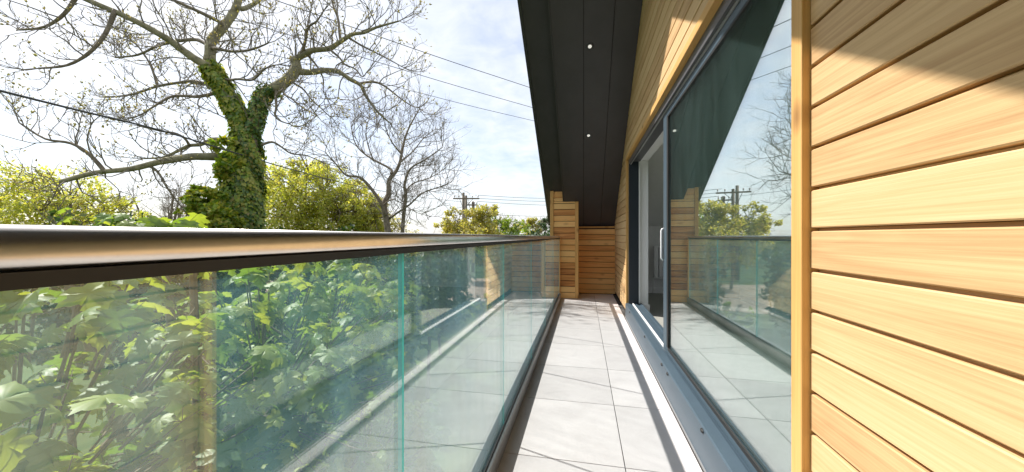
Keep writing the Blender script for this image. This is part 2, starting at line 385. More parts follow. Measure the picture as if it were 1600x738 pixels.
gable = empty('gable_wall', (WX, 3, 0))
tag(gable, 'cedar clad gable wall with horizontal boards around the sliding door', 'wall')
ZJ = 0.0575                                  # centre of the joints
NB, FB = DY0-0.048, DY1+0.048
near_me = board_mesh(NB - Y0); far_me = board_mesh(6.588 - FB)
bl = Y0
k = 0
while True:
    z = ZJ + 0.0042 + PITCH*k
    zt = z + BW
    if zt > 3.88: break
    if k == 0:
        pass
    if zt < HEAD + 0.055:
        # near of the door
        ymin_t = 2*RIDGE - (5.675 - zt)/SL; ymin_b = 2*RIDGE - (5.675 - z)/SL
        if ymin_t <= Y0: wboard(gable, Y0, NB, z, M['cedar'], near_me)
        else: wboard(gable, ymin_t, NB, z, M['cedar'], cut1=ymin_t - ymin_b)
        ymax_t = (5.675 - zt)/SL; ymax_b = (5.675 - z)/SL
        if ymax_t >= 6.588: wboard(gable, FB, 6.588, z, M['cedar'], far_me)
        else: wboard(gable, FB, ymax_t, z, M['cedar'], cut0=min(ymax_b, 6.588) - ymax_t)
    else:
        yl_t = max(Y0, 2*RIDGE - (5.675 - zt)/SL); yl_b = max(Y0, 2*RIDGE - (5.675 - z)/SL)
        yh_t = (5.675 - zt)/SL; yh_b = (5.675 - z)/SL
        zz0 = z; wd = BW
        if z < HEAD + 0.052: wd = zt - (HEAD + 0.052); zz0 = HEAD + 0.052
        wboard(gable, yl_t, yh_t, zz0, M['cedar'], wd=wd, cut0=yh_b - yh_t, cut1=yl_t - yl_b)
    k += 1
# membrane and wall core behind the boards (door opening left free)
def gable_poly(x0, x1, mat, name, dz):
    mb = MB()
    mb.prism_x([(Y0, -0.26), (DY0-0.01, -0.26), (DY0-0.01, zin(DY0-0.01)+dz), (Y0, zin(Y0)+dz)], x0, x1)
    mb.prism_x([(DY1+0.02, -0.26), (6.60, -0.26), (6.60, zin(6.60)+dz), (DY1+0.02, zin(DY1+0.02)+dz)], x0, x1)
    mb.prism_x([(DY0-0.01, HEAD+0.03), (DY1+0.02, HEAD+0.03), (DY1+0.02, zin(DY1+0.02)+dz), (RIDGE, zin(RIDGE+1e-6)+dz), (DY0-0.01, zin(DY0-0.01)+dz)], x0, x1)
    return mb.build(name, mat, gable)
gable_poly(WX+BT+0.001, WX+BT+0.006, M['membrane'], 'membrane', -0.003)
gable_poly(0.60, 0.80, M['plaster'], 'wall_core', 0.0)
# door surround: jamb posts and head board, 20 mm proud of the cladding
def vboard(name, parent, x0, x1, y0, y1, z0, z1, mat):
    L = z1 - z0; mb = MB().box(0, L, -(x1-x0)/2, (x1-x0)/2, -(y1-y0)/2, (y1-y0)/2)
    o = link(name, mb.mesh(name), mat, parent, ((x0+x1)/2, (y0+y1)/2, z0), (0, R(-90), 0))
    # local x -> +Z, local y stays Y, local z -> -X : swap to keep the footprint
    o.data = MB().box(0, L, -(y1-y0)/2, (y1-y0)/2, -(x1-x0)/2, (x1-x0)/2).mesh(name)
    o.data.materials.append(mat)
    return bevel(o, 0.0025)
vboard('jamb_post', gable, 0.536, 0.60, DY0-0.046, DY0, 0.012, HEAD+0.046, M['trim'])
vboard('jamb_post', gable, 0.543, 0.60, DY1, DY1+0.046, 0.012, HEAD+0.046, M['trim'])
o = link('head_board', MB().box(0, DY1-DY0, 0, 0.062, 0, 0.046).mesh('head_board'), M['trim'], gable, (0.5365, DY1, HEAD), ROT_W); bevel(o, 0.0025)

# end wall at the far end of the balcony
endw = empty('end_wall', (0.23, Y1, 0)); tag(endw, 'low cedar board end wall in shade under the black soffit', 'wall')
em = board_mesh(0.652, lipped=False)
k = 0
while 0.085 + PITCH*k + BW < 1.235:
    link('board', em, M['cedar_shaded'], endw, (-0.0885, Y1-0.022, 0.085 + PITCH*k)); k += 1
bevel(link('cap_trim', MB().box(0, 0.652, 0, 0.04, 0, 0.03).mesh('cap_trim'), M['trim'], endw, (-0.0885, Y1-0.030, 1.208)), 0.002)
link('base_board', MB().box(0, 0.652, 0, 0.008, 0, 0.068).mesh('base_board'), M['cedar_shaded'], endw, (-0.0885, Y1-0.010, 0.010))
MB().box(-0.12, 0.598, Y1+0.001, Y1+0.06, -0.2, 1.25).build('backing', M['membrane'], endw)

# wing wall closing the balustrade
wing = empty('wing_wall', (-0.32, 6.0, 0)); tag(wing, 'stepped cedar clad wing wall closing the end of the glass balustrade', 'wall')
WY = 6.0
w_lo, w_hi = -0.505, -0.140
wm = board_mesh(w_hi - w_lo - 0.004, lipped=False)
k = 0
while True:
    z = 0.004 + PITCH*k; k += 1
    zt = z + BW
    topi, topo = zin(WY) - 0.01, zout(WY) - 0.012
    if zt <= topi: link('board', wm, M['cedar_shaded'], wing, (w_lo+0.002, WY, z))
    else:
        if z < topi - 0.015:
            me = board_mesh(w_hi - w_lo - 0.004, wd=topi - z); link('board', me, M['cedar_shaded'], wing, (w_lo+0.002, WY, z))
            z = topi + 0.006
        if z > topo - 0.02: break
        me = board_mesh(-0.345 - w_lo, wd=min(zt, topo) - z); link('board', me, M['cedar_shaded'], wing, (w_lo+0.002, WY, z))
vboard('corner_post', wing, -0.56, -0.505, WY-0.014, WY+0.04, 0.004, zout(WY)-0.01, M['trim'])
vboard('corner_post', wing, -0.140, -0.085, WY-0.014, WY+0.04, 0.004, zin(WY)-0.012, M['trim'])
vboard('channel_post', wing, -0.43, -0.392, WY-0.045, WY-0.015, 0.09, 1.018, M['trim'])
MB().box(-0.556, -0.089, WY+0.042, Y1+0.06, -0.2, zin(Y1+0.06)-0.01).build('backing', M['cedar_shaded'], wing)
MB().box(-0.50, -0.145, WY+0.0225, WY+0.041, 0.0, zin(WY+0.04)-0.01).build('backing', M['membrane'], wing)

# ------------------------------------------------------------------ roof with black soffit
roof = empty('roof', (0, RIDGE, 3.9)); tag(roof, 'black gable roof overhang with sloping panelled soffit above the balcony', 'roof')
YE = 6.80
def slope_slab(x0, x1, dz0, dz1, name, mat, side):
    f = (lambda y: y) if side > 0 else (lambda y: 2*RIDGE - y)
    za_, zb_ = 5.675 - SL*RIDGE, 5.675 - SL*YE
    poly = [(f(RIDGE), za_+dz0), (f(YE), zb_+dz0), (f(YE), zb_+dz1), (f(RIDGE), za_+dz1)]
    return MB().prism_x(poly, x0, x1).build(name, mat, roof)
for side in (1, -1):
    for x0, x1 in ((-0.331, -0.003), (0.003, 0.297), (0.303, 0.554)):
        slope_slab(x0, x1, 0.0, 0.018, 'soffit_panel', M['soffit'], side)
    slope_slab(-0.332, 0.6, 0.022, 0.03, 'soffit_backing', M['membrane'], side)
    slope_slab(-0.346, -0.333, -0.006, 0.200, 'step_board', M['soffit_edge'], side)
    slope_slab(-0.636, -0.349, 0.189, 0.205, 'soffit_panel', M['soffit'], side)
    slope_slab(-0.658, -0.638, 0.180, 0.40, 'barge_board', M['soffit_edge'], side)
    slope_slab(-0.672, -0.660, 0.192, 0.43, 'barge_trim', M['soffit_edge'], side)
    slope_slab(-0.637, 5.0, 0.21, 0.42, 'roof_slab', M['roofing'], side)

tilt = math.atan(SL)
def downlight(y, label):
    d = empty('downlight', (0.066, y, zin(y)))
    d.rotation_euler = (-tilt, 0, 0)
    ring = MB(); n = 24
    prof = [(0.040, 0.0), (0.040, -0.004), (0.031, -0.006), (0.022, -0.001), (0.0195, -0.001)]
    for k in range(n):
        a = 2*math.pi*k/n
        for r_, z_ in prof: ring.v.append((r_*math.cos(a), r_*math.sin(a), z_))
    q = len(prof)
    for k in range(n):
        for i in range(q-1):
            ring.f.append((k*q+i, k*q+i+1, ((k+1) % n)*q+i+1, ((k+1) % n)*q+i))
    o = link('bezel', ring.mesh('bezel', True), M['soffit_edge']); o.parent = d
    ln = MB(); ln.v = [(0, 0, -0.0035)] + [(0.020*math.cos(2*math.pi*k/n), 0.020*math.sin(2*math.pi*k/n), -0.0018) for k in range(n)]
    ln.f = [(0, 1+(k+1) % n, 1+k) for k in range(n)]
    o = link('lens', ln.mesh('lens', True), M['lens']); o.parent = d
    tag(d, label, 'downlight', 'round downlights in the soffit')
m, t, p, o = newmat('lens'); p.inputs['Base Color'].default_value = (0.8, 0.8, 0.78, 1); p.inputs['Emission Color'].default_value = (1, 0.98, 0.92, 1); p.inputs['Emission Strength'].default_value = 0.4
M['lens'] = m
downlight(3.847, 'round white downlight high in the black soffit, nearer of the two')
downlight(4.852, 'round white downlight lower in the black soffit, farther of the two')

# ------------------------------------------------------------------ glass balustrade
bal = empty('glass_balustrade', (GX, 2.5, 0)); tag(bal, 'frameless glass balustrade with steel handrail along the tiled balcony', 'balustrade')
BY0, BY1 = -1.2, 5.955
hr = MB().tube([(GX, BY0, 1.0408), (GX, BY1, 1.0408)], 0.0180, 40).build('handrail', M['steel'], bal, smooth=False)
for pl in hr.data.polygons: pl.use_smooth = len(pl.vertices) == 4
gk = MB().box(GX-0.0135, GX+0.0135, BY0, BY1, 1.0125, 1.0248).build('gasket', M['rubber'])
gk.parent = hr; gk.location = (0, 0, 0)
hr_loc = hr.location.copy()
gk.location = Vector((0, 0, 0))
sh = MB().box(GX+0.0125, GX+0.027, BY0, BY1, 0.001, 0.088).box(GX-0.05, GX-0.0125, BY0, BY1, -0.10, 0.088).build('base_shoe', M['shoe'], bal)
bevel(sh, 0.002)
gs = MB().box(GX+0.0053, GX+0.0122, BY0, BY1, 0.03, 0.094).box(GX-0.0122, GX-0.0053, BY0, BY1, 0.03, 0.094).build('seal', M['rubber'])
gs.parent = sh; gs.location = (0, 0, 0)
joints = [BY0, -0.28, 0.723, 1.741, 2.72, 3.74, 4.74, BY1-0.045]
for a, b in zip(joints[:-1], joints[1:]):
    a += 0.003; b -= 0.003
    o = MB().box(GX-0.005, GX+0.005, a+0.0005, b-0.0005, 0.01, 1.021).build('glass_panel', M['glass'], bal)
    for ye in (a, b):
        e = MB().box(GX-0.0051, GX+0.0051, ye-0.0007, ye+0.0007, 0.0101, 1.0209).build('glass_edge', M['glass_edge'])
        e.parent = o; e.location = (0, 0, 0)

# ------------------------------------------------------------------ sliding door
door = empty('sliding_door', (0.70, 2.96, 0)); tag(door, 'grey aluminium sliding glass door, half open, on a raised sill with black drain caps', 'door')
th = MB().prism_x([(0, 0), (0, 0)], 0, 0) if False else MB()
# raised sill profile in (x, z), swept along y
prof = [(0.533, -0.010), (0.533, 0.177), (0.539, 0.183), (0.590, 0.190), (0.592, 0.182), (0.645, 0.182), (0.647, 0.192), (0.665, 0.192), (0.667, 0.182), (0.705, 0.182), (0.707, 0.192), (0.735, 0.192), (0.735, -0.010)]
n = len(prof)
th.v = [(x, DY0+0.001, z) for x, z in prof] + [(x, DY1-0.001, z) for x, z in prof]
th.f = [tuple(range(n)), tuple(reversed(range(n, 2*n)))] + [(i, (i+1) % n, n+(i+1) % n, n+i) for i in range(n)]
tho = th.build('sill', M['alu'], door)
for i, y in enumerate((4.3, 3.27, 2.58, 2.41, 1.737)):
    dc = MB(); q = 16; ry, rz = 0.017, 0.0095
    for (f, dx) in ((1.0, 0.0), (1.0, 0.004), (0.72, 0.008), (0.35, 0.0095)):
        dc.v += [(0.5335 - dx, y + ry*f*math.cos(2*math.pi*k/q), 0.163 + rz*f*math.sin(2*math.pi*k/q)) for k in range(q)]
    dc.f = [(r_*q+k, r_*q+(k+1) % q, (r_+1)*q+(k+1) % q, (r_+1)*q+k) for r_ in (0, 1, 2) for k in range(q)] + [tuple(3*q+k for k in range(q))]
    o = dc.build('drain_cap', M['rubber'], None, smooth=True); o.parent = tho
o = MB().box(0.533-0.006, 0.533-0.0005, DY0+0.002, DY1-0.002, 0.001, 0.010).build('edge_strip', M['silver']); o.parent = tho
o = MB().box(0.612, 0.626, 2.86, DY1-0.06, 0.1825, 0.196).build('running_rail', M['white']); o.parent = tho
# outer frame
fr = MB().box(0.572, 0.690, DY1-0.055, DY1-0.002, 0.193, HEAD-0.001).build('frame_jamb', M['alu_dark'], door)
MB().box(0.692, 0.706, DY1-0.060, DY1-0.002, 0.193, HEAD-0.012).build('white_bead', M['white'], door)
MB().box(0.572, 0.706, DY0+0.002, DY0+0.040, 0.193, HEAD-0.001).build('frame_jamb', M['alu_dark'], door)
hd = MB().box(0.572, 0.600, DY0+0.042, DY1-0.057, HEAD-0.060, HEAD-0.001).box(0.602, 0.706, DY0+0.042, DY1-0.062, HEAD-0.03, HEAD-0.002).build('frame_head', M['alu_head'], door)
o = MB().box(0.588, 0.599, DY0+0.042, DY1-0.057, HEAD-0.066, HEAD-0.061).build('silver_bead', M['silver']); o.parent = hd
# sliding leaf pulled towards the camera
LX0, LX1 = 0.598, 0.640
LY0, LY1 = DY0+0.012, 2.85
ZB, ZT = 0.197, HEAD-0.068
leaf = MB().box(LX0, LX1, LY1-0.105, LY1, ZB, ZT).box(LX0, LX1, LY0, LY0+0.05, ZB, ZT) \
    .box(LX0, LX1, LY0+0.0505, LY1-0.1055, ZB, ZB+0.042).box(LX0, LX1, LY0+0.0505, LY1-0.1055, ZT-0.04, ZT).build('leaf_frame', M['alu'], door)
bevel(leaf, 0.003)
sd = MB().box(LX0+0.001, LX0+0.010, LY1-0.145, LY1-0.1058, ZB+0.043, ZT-0.041).box(LX0+0.001, LX0+0.010, LY0+0.051, LY1-0.146, ZT-0.05, ZT-0.041) \
    .box(LX0-0.002, LX0+0.006, LY0+0.051, LY1-0.146, ZB+0.030, ZB+0.048).build('glazing_seal', M['rubber']); sd.parent = leaf
for x in (LX0+0.011, LX0+0.030):
    MB().box(x, x+0.005, LY0+0.049, LY1-0.104, ZB+0.04, ZT-0.038).build('pane', M['glass_door']).parent = leaf
# D handle on the leading stile
hp = [(LX0+0.001, 0.872), (LX0-0.012, 0.876), (LX0-0.017, 0.888), (LX0-0.017, 1.095), (LX0-0.012, 1.107), (LX0+0.001, 1.111)]
MB().tube([(x, LY1-0.015, z) for x, z in hp], 0.007, 10).build('handle', M['white'], None, smooth=True).parent = leaf

# lining and skirting of the opening, room behind the door
li = MB().box(0.7075, 0.812, DY1-0.016, DY1+0.018, 0.06, HEAD+0.02).box(0.7075, 0.812, DY0-0.01, DY1-0.0165, HEAD-0.012, HEAD+0.0195).build('door_lining', M['white'])
tag(li, 'white lining of the door opening beside the grey frame', 'door lining')
bevel(MB().box(0.737, 0.828, DY1-0.034, DY1-0.0165, 0.061, 0.18).build('skirting_block', M['white'], None), 0.003).parent = li
RX = 4.8; KY = 6.50; RF = 0.06
tag(MB().box(0.736, RX, -0.9, KY, -0.2, RF).build('room_floor', M['carpet']), kind='structure')
tag(MB().box(0.801, RX, KY, KY+0.08, 0.0, 1.26).build('room_wall_end', M['plaster']), kind='structure')
tag(MB().box(RX, RX+0.1, -1.0, KY+0.08, -0.2, 0.9).box(RX, RX+0.1, -1.0, 1.2, 0.9, 2.1).box(RX, RX+0.1, 5.6, KY+0.08, 0.9, 2.1).box(RX, RX+0.1, -1.0, KY+0.08, 2.1, 4.0).build('room_wall_back', M['plaster']), kind='structure')  # unseen opening left in this wall, added to brighten the room
tag(MB().box(0.801, RX, -1.0, -0.905, 0.0, 2.0).build('room_wall_near', M['plaster']), kind='structure')
cl = MB()
for s_ in (1, -1):
    f = (lambda y: y) if s_ > 0 else (lambda y: 2*RIDGE - y)
    y_e = KY+0.08
    cl.prism_x([(f(RIDGE), 5.59-SL*RIDGE), (f(y_e), 5.59-SL*y_e), (f(y_e), 5.66-SL*y_e), (f(RIDGE), 5.66-SL*RIDGE)], 0.802, RX)
tag(cl.build('room_ceiling', M['plaster']), kind='structure')
rad = empty('radiator', (1.55, KY-0.07, 0.3)); tag(rad, 'white column radiator on the low wall inside the room', 'radiator')
for i in range(9):
    x = 1.20 + 0.075*i
    bevel(MB().box(x, x+0.066, KY-0.10, KY-0.04, 0.335, 0.875).build('column', M['white'], rad), 0.012)
bevel(MB().box(1.195, 1.875, KY-0.085, KY-0.055, 0.316, 0.345).build('header_pipe', M['white'], rad), 0.006)
bevel(MB().box(1.195, 1.875, KY-0.085, KY-0.055, 0.865, 0.892).build('header_pipe', M['white'], rad), 0.006)
MB().tube([(1.18, KY-0.07, RF+.001), (1.18, KY-0.07, 0.33), (1.205, KY-0.07, 0.335)], 0.008, 8).build('feed_pipe', M['white'], rad, smooth=True)
tag(MB().box(0.83, 4.79, KY-0.016, KY-0.0005, RF+0.0005, 0.16).build('skirting_board', M['white']), kind='structure')
# storey below, so that the balcony is carried
tag(MB().box(0.30, 5.0, Y0, Y1+0.1, -3.0, -0.262).build('lower_wall', M['render_wall']), 'pale rendered ground floor wall below the timber balcony', 'wall')

# ------------------------------------------------------------------ foliage helpers
def arr_mesh(name, V, F, mat, smooth=False):
    me = bpy.data.meshes.new(name)
    nv, nf, k = len(V), len(F), F.shape[1]
    me.vertices.add(nv); me.vertices.foreach_set('co', np.asarray(V, np.float32).ravel())
    me.loops.add(nf*k); me.loops.foreach_set('vertex_index', np.asarray(F, np.int32).ravel())
    me.polygons.add(nf); me.polygons.foreach_set('loop_start', np.arange(0, nf*k, k, dtype=np.int32))
    me.polygons.foreach_set('loop_total', np.full(nf, k, np.int32))
    me.update(calc_edges=True); me.validate()
    if smooth: me.polygons.foreach_set('use_smooth', [True]*nf)
    me.materials.append(mat)
    return me

def frames(axis, normal):
    """rotation matrices with local x along axis and local z near normal"""
    a = axis/np.linalg.norm(axis, axis=1, keepdims=True)
    n_ = normal - a*np.sum(a*normal, 1, keepdims=True)
    n_ /= np.linalg.norm(n_, axis=1, keepdims=True) + 1e-9
    b = np.cross(n_, a)
    return np.stack([a, b, n_], axis=2)

def scatter(name, tv, tf, pos, Rm, sc, mat, smooth=False):
    tv = np.asarray(tv, float); tf = np.asarray(tf, int)
    V = np.einsum('nij,kj->nki', Rm, tv)*sc[:, None, None] + pos[:, None, :]
    F = tf[None]+ (np.arange(len(pos))*len(tv))[:, None, None]
    return arr_mesh(name, V.reshape(-1, 3), F.reshape(-1, tf.shape[1]), mat, smooth)

LEAF4 = ([(0,0,0),(0.45,0.32,0.10),(1,0,-0.08),(0.45,-0.32,0.10)], [(0,1,2),(0,2,3)])
IVY = ([(0,0,0),(-0.10,0.34,-0.03),(0.35,0.46,-0.04),(1.0,0,-0.14),(0.35,-0.46,-0.04),(-0.10,-0.34,-0.03)], [(0,1,2),(0,2,3),(0,3,4),(0,4,5)])
# five lobed, toothed sycamore leaf, stalk at the origin, drooping towards the lobe tips
_half = [(-0.06,0.16),(-0.02,0.33),(0.06,0.43),(0.12,0.33),(0.20,0.36),(0.22,0.50),(0.33,0.62),(0.38,0.48),(0.46,0.43),(0.47,0.27),(0.56,0.25),(0.64,0.33),(0.69,0.21),(0.79,0.16),(0.84,0.07)]
_out = [(0.03, 0.0)] + _half + [(1.0, 0.0)] + [(x, -y) for x, y in reversed(_half)]
def _droop(x, y):
    r2 = (x-0.3)**2*0.9 + y*y
    return 0.05 - 0.42*r2 + 0.05*math.cos(9*math.atan2(y, x-0.02))*math.sqrt(r2)
_mid = [(0.27+(x-0.27)*0.52, y*0.52) for x, y in _out]
SYV = [(0.27, 0.0, 0.05)] + [(x, y, _droop(x, y)) for x, y in _mid] + [(x, y, _droop(x, y)) for x, y in _out]
_n = len(_out)
SYF = [(0, 1+k, 1+(k+1) % _n) for k in range(_n)]
for k in range(_n):
    a, b = 1+k, 1+(k+1) % _n
    SYF += [(a, a+_n, b+_n), (a, b+_n, b)]

def rnd_dirs(rng, n):
    v = rng.normal(size=(n, 3)); return v/np.linalg.norm(v, axis=1, keepdims=True)

def crown_points(rng, blobs, n):
    """points in uneven clumps: each blob = (centre, radii); sub-clumps give light and dark masses"""
    vol = np.array([b[1][0]*b[1][1]*b[1][2] for b in blobs])**0.75; vol /= vol.sum()
    out = []; nor = []
    for (c, r), f in zip(blobs, vol):
        k = max(8, int(n*f)); ncl = max(8, int(k/42))
        d = rnd_dirs(rng, ncl); rad = rng.uniform(0.45, 1.0, ncl)**0.6
        cc = d*rad[:, None]*np.array(r) + np.array(c)
        size = np.mean(r)*rng.uniform(0.09, 0.26, ncl)
        w_ = size**2; w_ /= w_.sum()
        idx = rng.choice(ncl, size=k, p=w_)
        dd = rnd_dirs(rng, k); rr = rng.uniform(0.2, 1.0, k)**0.5
        p_ = cc[idx] + dd*(rr*size[idx])[:, None]*np.array([1, 1, 0.8])
        out.append(p_); nor.append(dd*0.7 + d[idx]*0.5)
    return np.concatenate(out), np.concatenate(nor)

def foliage(name, rng, blobs, n, size, mat, parent, tmpl=LEAF4, up=0.5):
    pos, nor = crown_points(rng, blobs, n)
    m_ = len(pos)
    axis = rnd_dirs(rng, m_) + nor*0.6 + np.array([0, 0, -0.25])
    normal = nor*0.8 + np.array([0, 0, up]) + rnd_dirs(rng, m_)*0.7
    Rm = frames(axis, normal)
    me = scatter(name, tmpl[0], tmpl[1], pos, Rm, rng.uniform(0.65, 1.3, m_)*size, mat)
    o = link(name, me); tag(o, kind='stuff')
    if parent: o.parent = parent; o.location = -Vector(parent.location)
    return o, pos

def twig(mb, tips, p, d, L, r, lvl, rg, up=0.10, wob=0.30, nseg=4, kids=(3, 5)):
    p = Vector(p); d = Vector(d).normalized(); pts = [p.copy()]; dirs = [d.copy()]
    for i in range(nseg):
        d = (d + Vector((rg.uniform(-wob, wob), rg.uniform(-wob, wob), rg.uniform(-wob, wob) + up))).normalized()
        p = p + d*(L/nseg); pts.append(p.copy()); dirs.append(d.copy())
    mb.tube(pts, [r*(1 - 0.62*i/nseg) for i in range(nseg+1)], 3 if lvl == 0 else 4, cap=False)
    tips.append((p.copy(), d.copy()))
    if lvl > 0:
        for k in range(rg.randint(*kids)):
            t_ = rg.uniform(0.25, 0.95)*nseg; i = min(int(t_), nseg-1); f = t_ - i
            q = pts[i].lerp(pts[i+1], f); dd = dirs[i+1]
            side = dd.cross(Vector((rg.gauss(0, 1), rg.gauss(0, 1), rg.gauss(0, 1)))).normalized()
            nd = dd*math.cos(0.8) + side*math.sin(rg.uniform(0.6, 1.0))
            twig(mb, tips, q, nd, L*rg.uniform(0.38, 0.62), r*0.58, lvl-1, rg, up, wob, nseg, kids)

def smooth_line(pts, k=4):
    """Catmull-Rom through the given points"""
    pts = [Vector(p) for p in pts]; out = []
    for i in range(len(pts)-1):
        a = pts[max(i-1, 0)]; b = pts[i]; c = pts[i+1]; d = pts[min(i+2, len(pts)-1)]
        for j in range(k):
            t_ = j/k
            out.append(0.5*((2*b) + (c-a)*t_ + (2*a-5*b+4*c-d)*t_*t_ + (3*b-a-3*c+d)*t_*t_*t_))
    out.append(pts[-1]); return out

# ------------------------------------------------------------------ large ivy-clad tree
D = 8.0
base = P(386, 368, D); base.z = -3.0
tree = empty('ivy_tree', base); tag(tree, 'large bare budding tree with ivy covered forked trunk', 'tree')
rg = random.Random(11); rng = np.random.default_rng(11)
def limb(pix, r0, r1, d0, d1, mat='bark', name='limb', n=8):
    m_ = len(pix)
    pts = smooth_line([P(x, y, d0 + (d1-d0)*i/(m_-1)) for i, (x, y) in enumerate(pix)])
    k = len(pts)
    rad = [(r0 + (r1-r0)*i/(k-1))*(1+rg.uniform(-.06, .06)) for i in range(k)]
    MB().tube(pts, rad, n).build(name, M[mat], tree, smooth=True)
    return pts, rad
trunk_pix = [(372, 650), (374, 500), (375, 420), (376, 355), (379, 300), (386, 245), (385, 205)]
trunk, trad = limb(trunk_pix, 0.38, 0.24, D, D, name='trunk', n=12)
L1, r1 = limb([(386, 212), (374, 185), (362, 157), (347, 130), (335, 112), (327, 95)], 0.17, 0.12, D, D-.2, 'bark_lichen')
L2, r2 = limb([(388, 212), (398, 188), (406, 163), (412, 146), (430, 137), (449, 123), (463, 106), (460, 90)], 0.16, 0.105, D, D+.1, 'bark_lichen')
LM = [
 ([(330, 100), (319, 99), (295, 84), (270, 65), (246, 50), (205, 28), (150, 4), (95, -20)], .095, .045, D-.2, D-1.2),
 ([(327, 97), (329, 75), (331, 62), (346, 43), (360, 26), (371, 4), (374, -30), (380, -70)], .115, .065, D-.2, D+.3),
 ([(370, 8), (380, 12), (396, 5), (410, -6), (440, -30)], .06, .035, D, D+.6),
 ([(330, 70), (320, 66), (306, 60), (287, 61), (270, 64), (246, 70), (215, 84), (180, 88)], .05, .02, D-.2, D+.8),
 ([(346, 38), (345, 34), (316, 19), (281, 3), (250, -12), (220, -25)], .045, .025, D-.1, D-.9),
 ([(331, 73), (341, 75), (365, 79), (387, 77), (404, 72), (418, 66)], .04, .014, D-.2, D-.7),
 ([(340, 124), (325, 129), (300, 125), (281, 127), (246, 133), (205, 146), (165, 150)], .05, .02, D-.1, D+1),
 ([(345, 138), (335, 144), (308, 149), (289, 148), (268, 149), (246, 161), (220, 178)], .045, .016, D-.1, D-1),
 ([(345, 122), (360, 123), (373, 122), (395, 123), (411, 108), (422, 102), (436, 99)], .032, .010, D-.1, D-.8),
 ([(463, 110), (485, 111), (506, 108), (528, 110), (547, 122), (563, 131), (571, 146), (580, 160), (593, 176), (609, 190)], .075, .018, D+.1, D+1.0),
 ([(560, 130), (572, 127), (588, 127), (604, 135), (623, 150), (642, 163), (655, 167)], .035, .010, D+.6, D+1.0),
 ([(461, 92), (470, 86), (487, 77), (514, 74), (531, 64), (550, 52), (569, 49), (588, 41), (609, 35), (624, 31)], .075, .014, D+.1, D-.4),
 ([(532, 63), (530, 45), (528, 27), (521, 8), (517, -15), (522, -40)], .035, .016, D, D+.5),
 ([(544, 57), (566, 70), (588, 81), (609, 92), (631, 104)], .026, .009, D-.1, D+.3),
 ([(515, 75), (531, 89), (539, 99), (555, 106), (566, 118), (572, 112)], .026, .009, D-.1, D-.5),
 ([(468, 88), (472, 80), (477, 62), (482, 41), (495, 31), (505, 16)], .045, .012, D+.1, D-.5),
 ([(480, 40), (484, 22), (487, 5), (491, -20)], .02, .008, D-.2, D+.1),
 ([(480, 84), (490, 95), (498, 106), (505, 122), (505, 141), (510, 150)], .028, .009, D+.1, D+.6),
 ([(440, 136), (445, 146), (455, 152), (471, 165), (487, 174), (495, 178)], .026, .009, D, D-.8),
 ([(452, 124), (462, 130), (474, 138), (487, 154), (502, 168), (515, 180)], .026, .009, D, D+.8),
 ([(432, 140), (431, 152), (432, 165), (430, 178), (436, 186), (452, 192)], .035, .012, D, D-.6),
 ([(408, 225), (425, 220), (440, 228), (455, 238), (478, 241), (500, 250)], .03, .010, D, D+.6),
 ([(370, 243), (341, 243), (318, 243), (300, 243), (272, 247), (246, 252), (205, 262), (150, 268), (95, 282)], .095, .04, D-.1, D-1.4),
 ([(365, 228), (348, 219), (335, 216), (313, 224), (295, 226), (272, 237), (254, 244), (225, 246)], .06, .016, D-.1, D-.4),
 ([(296, 226), (288, 214), (272, 206), (250, 203), (220, 196)], .03, .012, D-.3, D-.8),
 ([(230, 256), (246, 266), (261, 291), (274, 309), (292, 332)], .028, .010, D-1.0, D-.6),
 ([(246, 133), (235, 100), (215, 70), (190, 50)], .03, .012, D+.8, D+1.2),
 ([(180, 14), (165, 50), (140, 80), (105, 100), (60, 105)], .045, .016, D-1.0, D-1.5),
 ([(120, -8), (100, 20), (70, 40), (30, 45)], .04, .016, D-1.1, D-1.3),
 ([(165, 268), (140, 240), (110, 222), (70, 215), (30, 190)], .04, .014, D-1.2, D-1.6),
 ([(374, -20), (350, -40), (320, -50)], .05, .02, D+.2, D+.5),
]
limbs = [(L1, r1, 0.5), (L2, r2, 0.45)]
for pix, a, b, d0, d1 in LM:
    pts, rad = limb(pix, a, b, d0, d1, 'bark' if a < .06 else 'bark_lichen', 'limb', 7 if a > .05 else 5)
    limbs.append((pts, rad, 1.0))
tw = MB(); tips = []
for pts, rad, dens in limbs:
    L = 0
    acc = 0.25
    for i in range(1, len(pts)):
        seg = (pts[i]-pts[i-1]); L += seg.length
        while L > acc:
            acc += rg.uniform(0.105, 0.235)/dens
            d = seg.normalized()
            side = d.cross(Vector((rg.gauss(0, 1), rg.gauss(0, 1), rg.gauss(0, 1)))).normalized()
            side.z += 0.15
            rr = rad[i]
            ln = rg.uniform(0.45, 1.15)*(0.75 + 4*min(rr, .08))
            twig(tw, tips, pts[i], d*0.55 + side*0.85, ln, min(0.015, max(0.009, rr*0.5)), 2, rg, 0.17, 0.42, 5, (2, 4))
    for k in range(3):
        d = (pts[-1]-pts[-2]).normalized()
        twig(tw, tips, pts[-1], d + Vector((rg.gauss(0, .4), rg.gauss(0, .4), rg.gauss(0, .4))), rg.uniform(.4, .8), 0.010, 2, rg, 0.12, 0.34, 4, (3, 4))
tag(tw.build('twigs', M['twig'], tree, fix=False), kind='stuff')
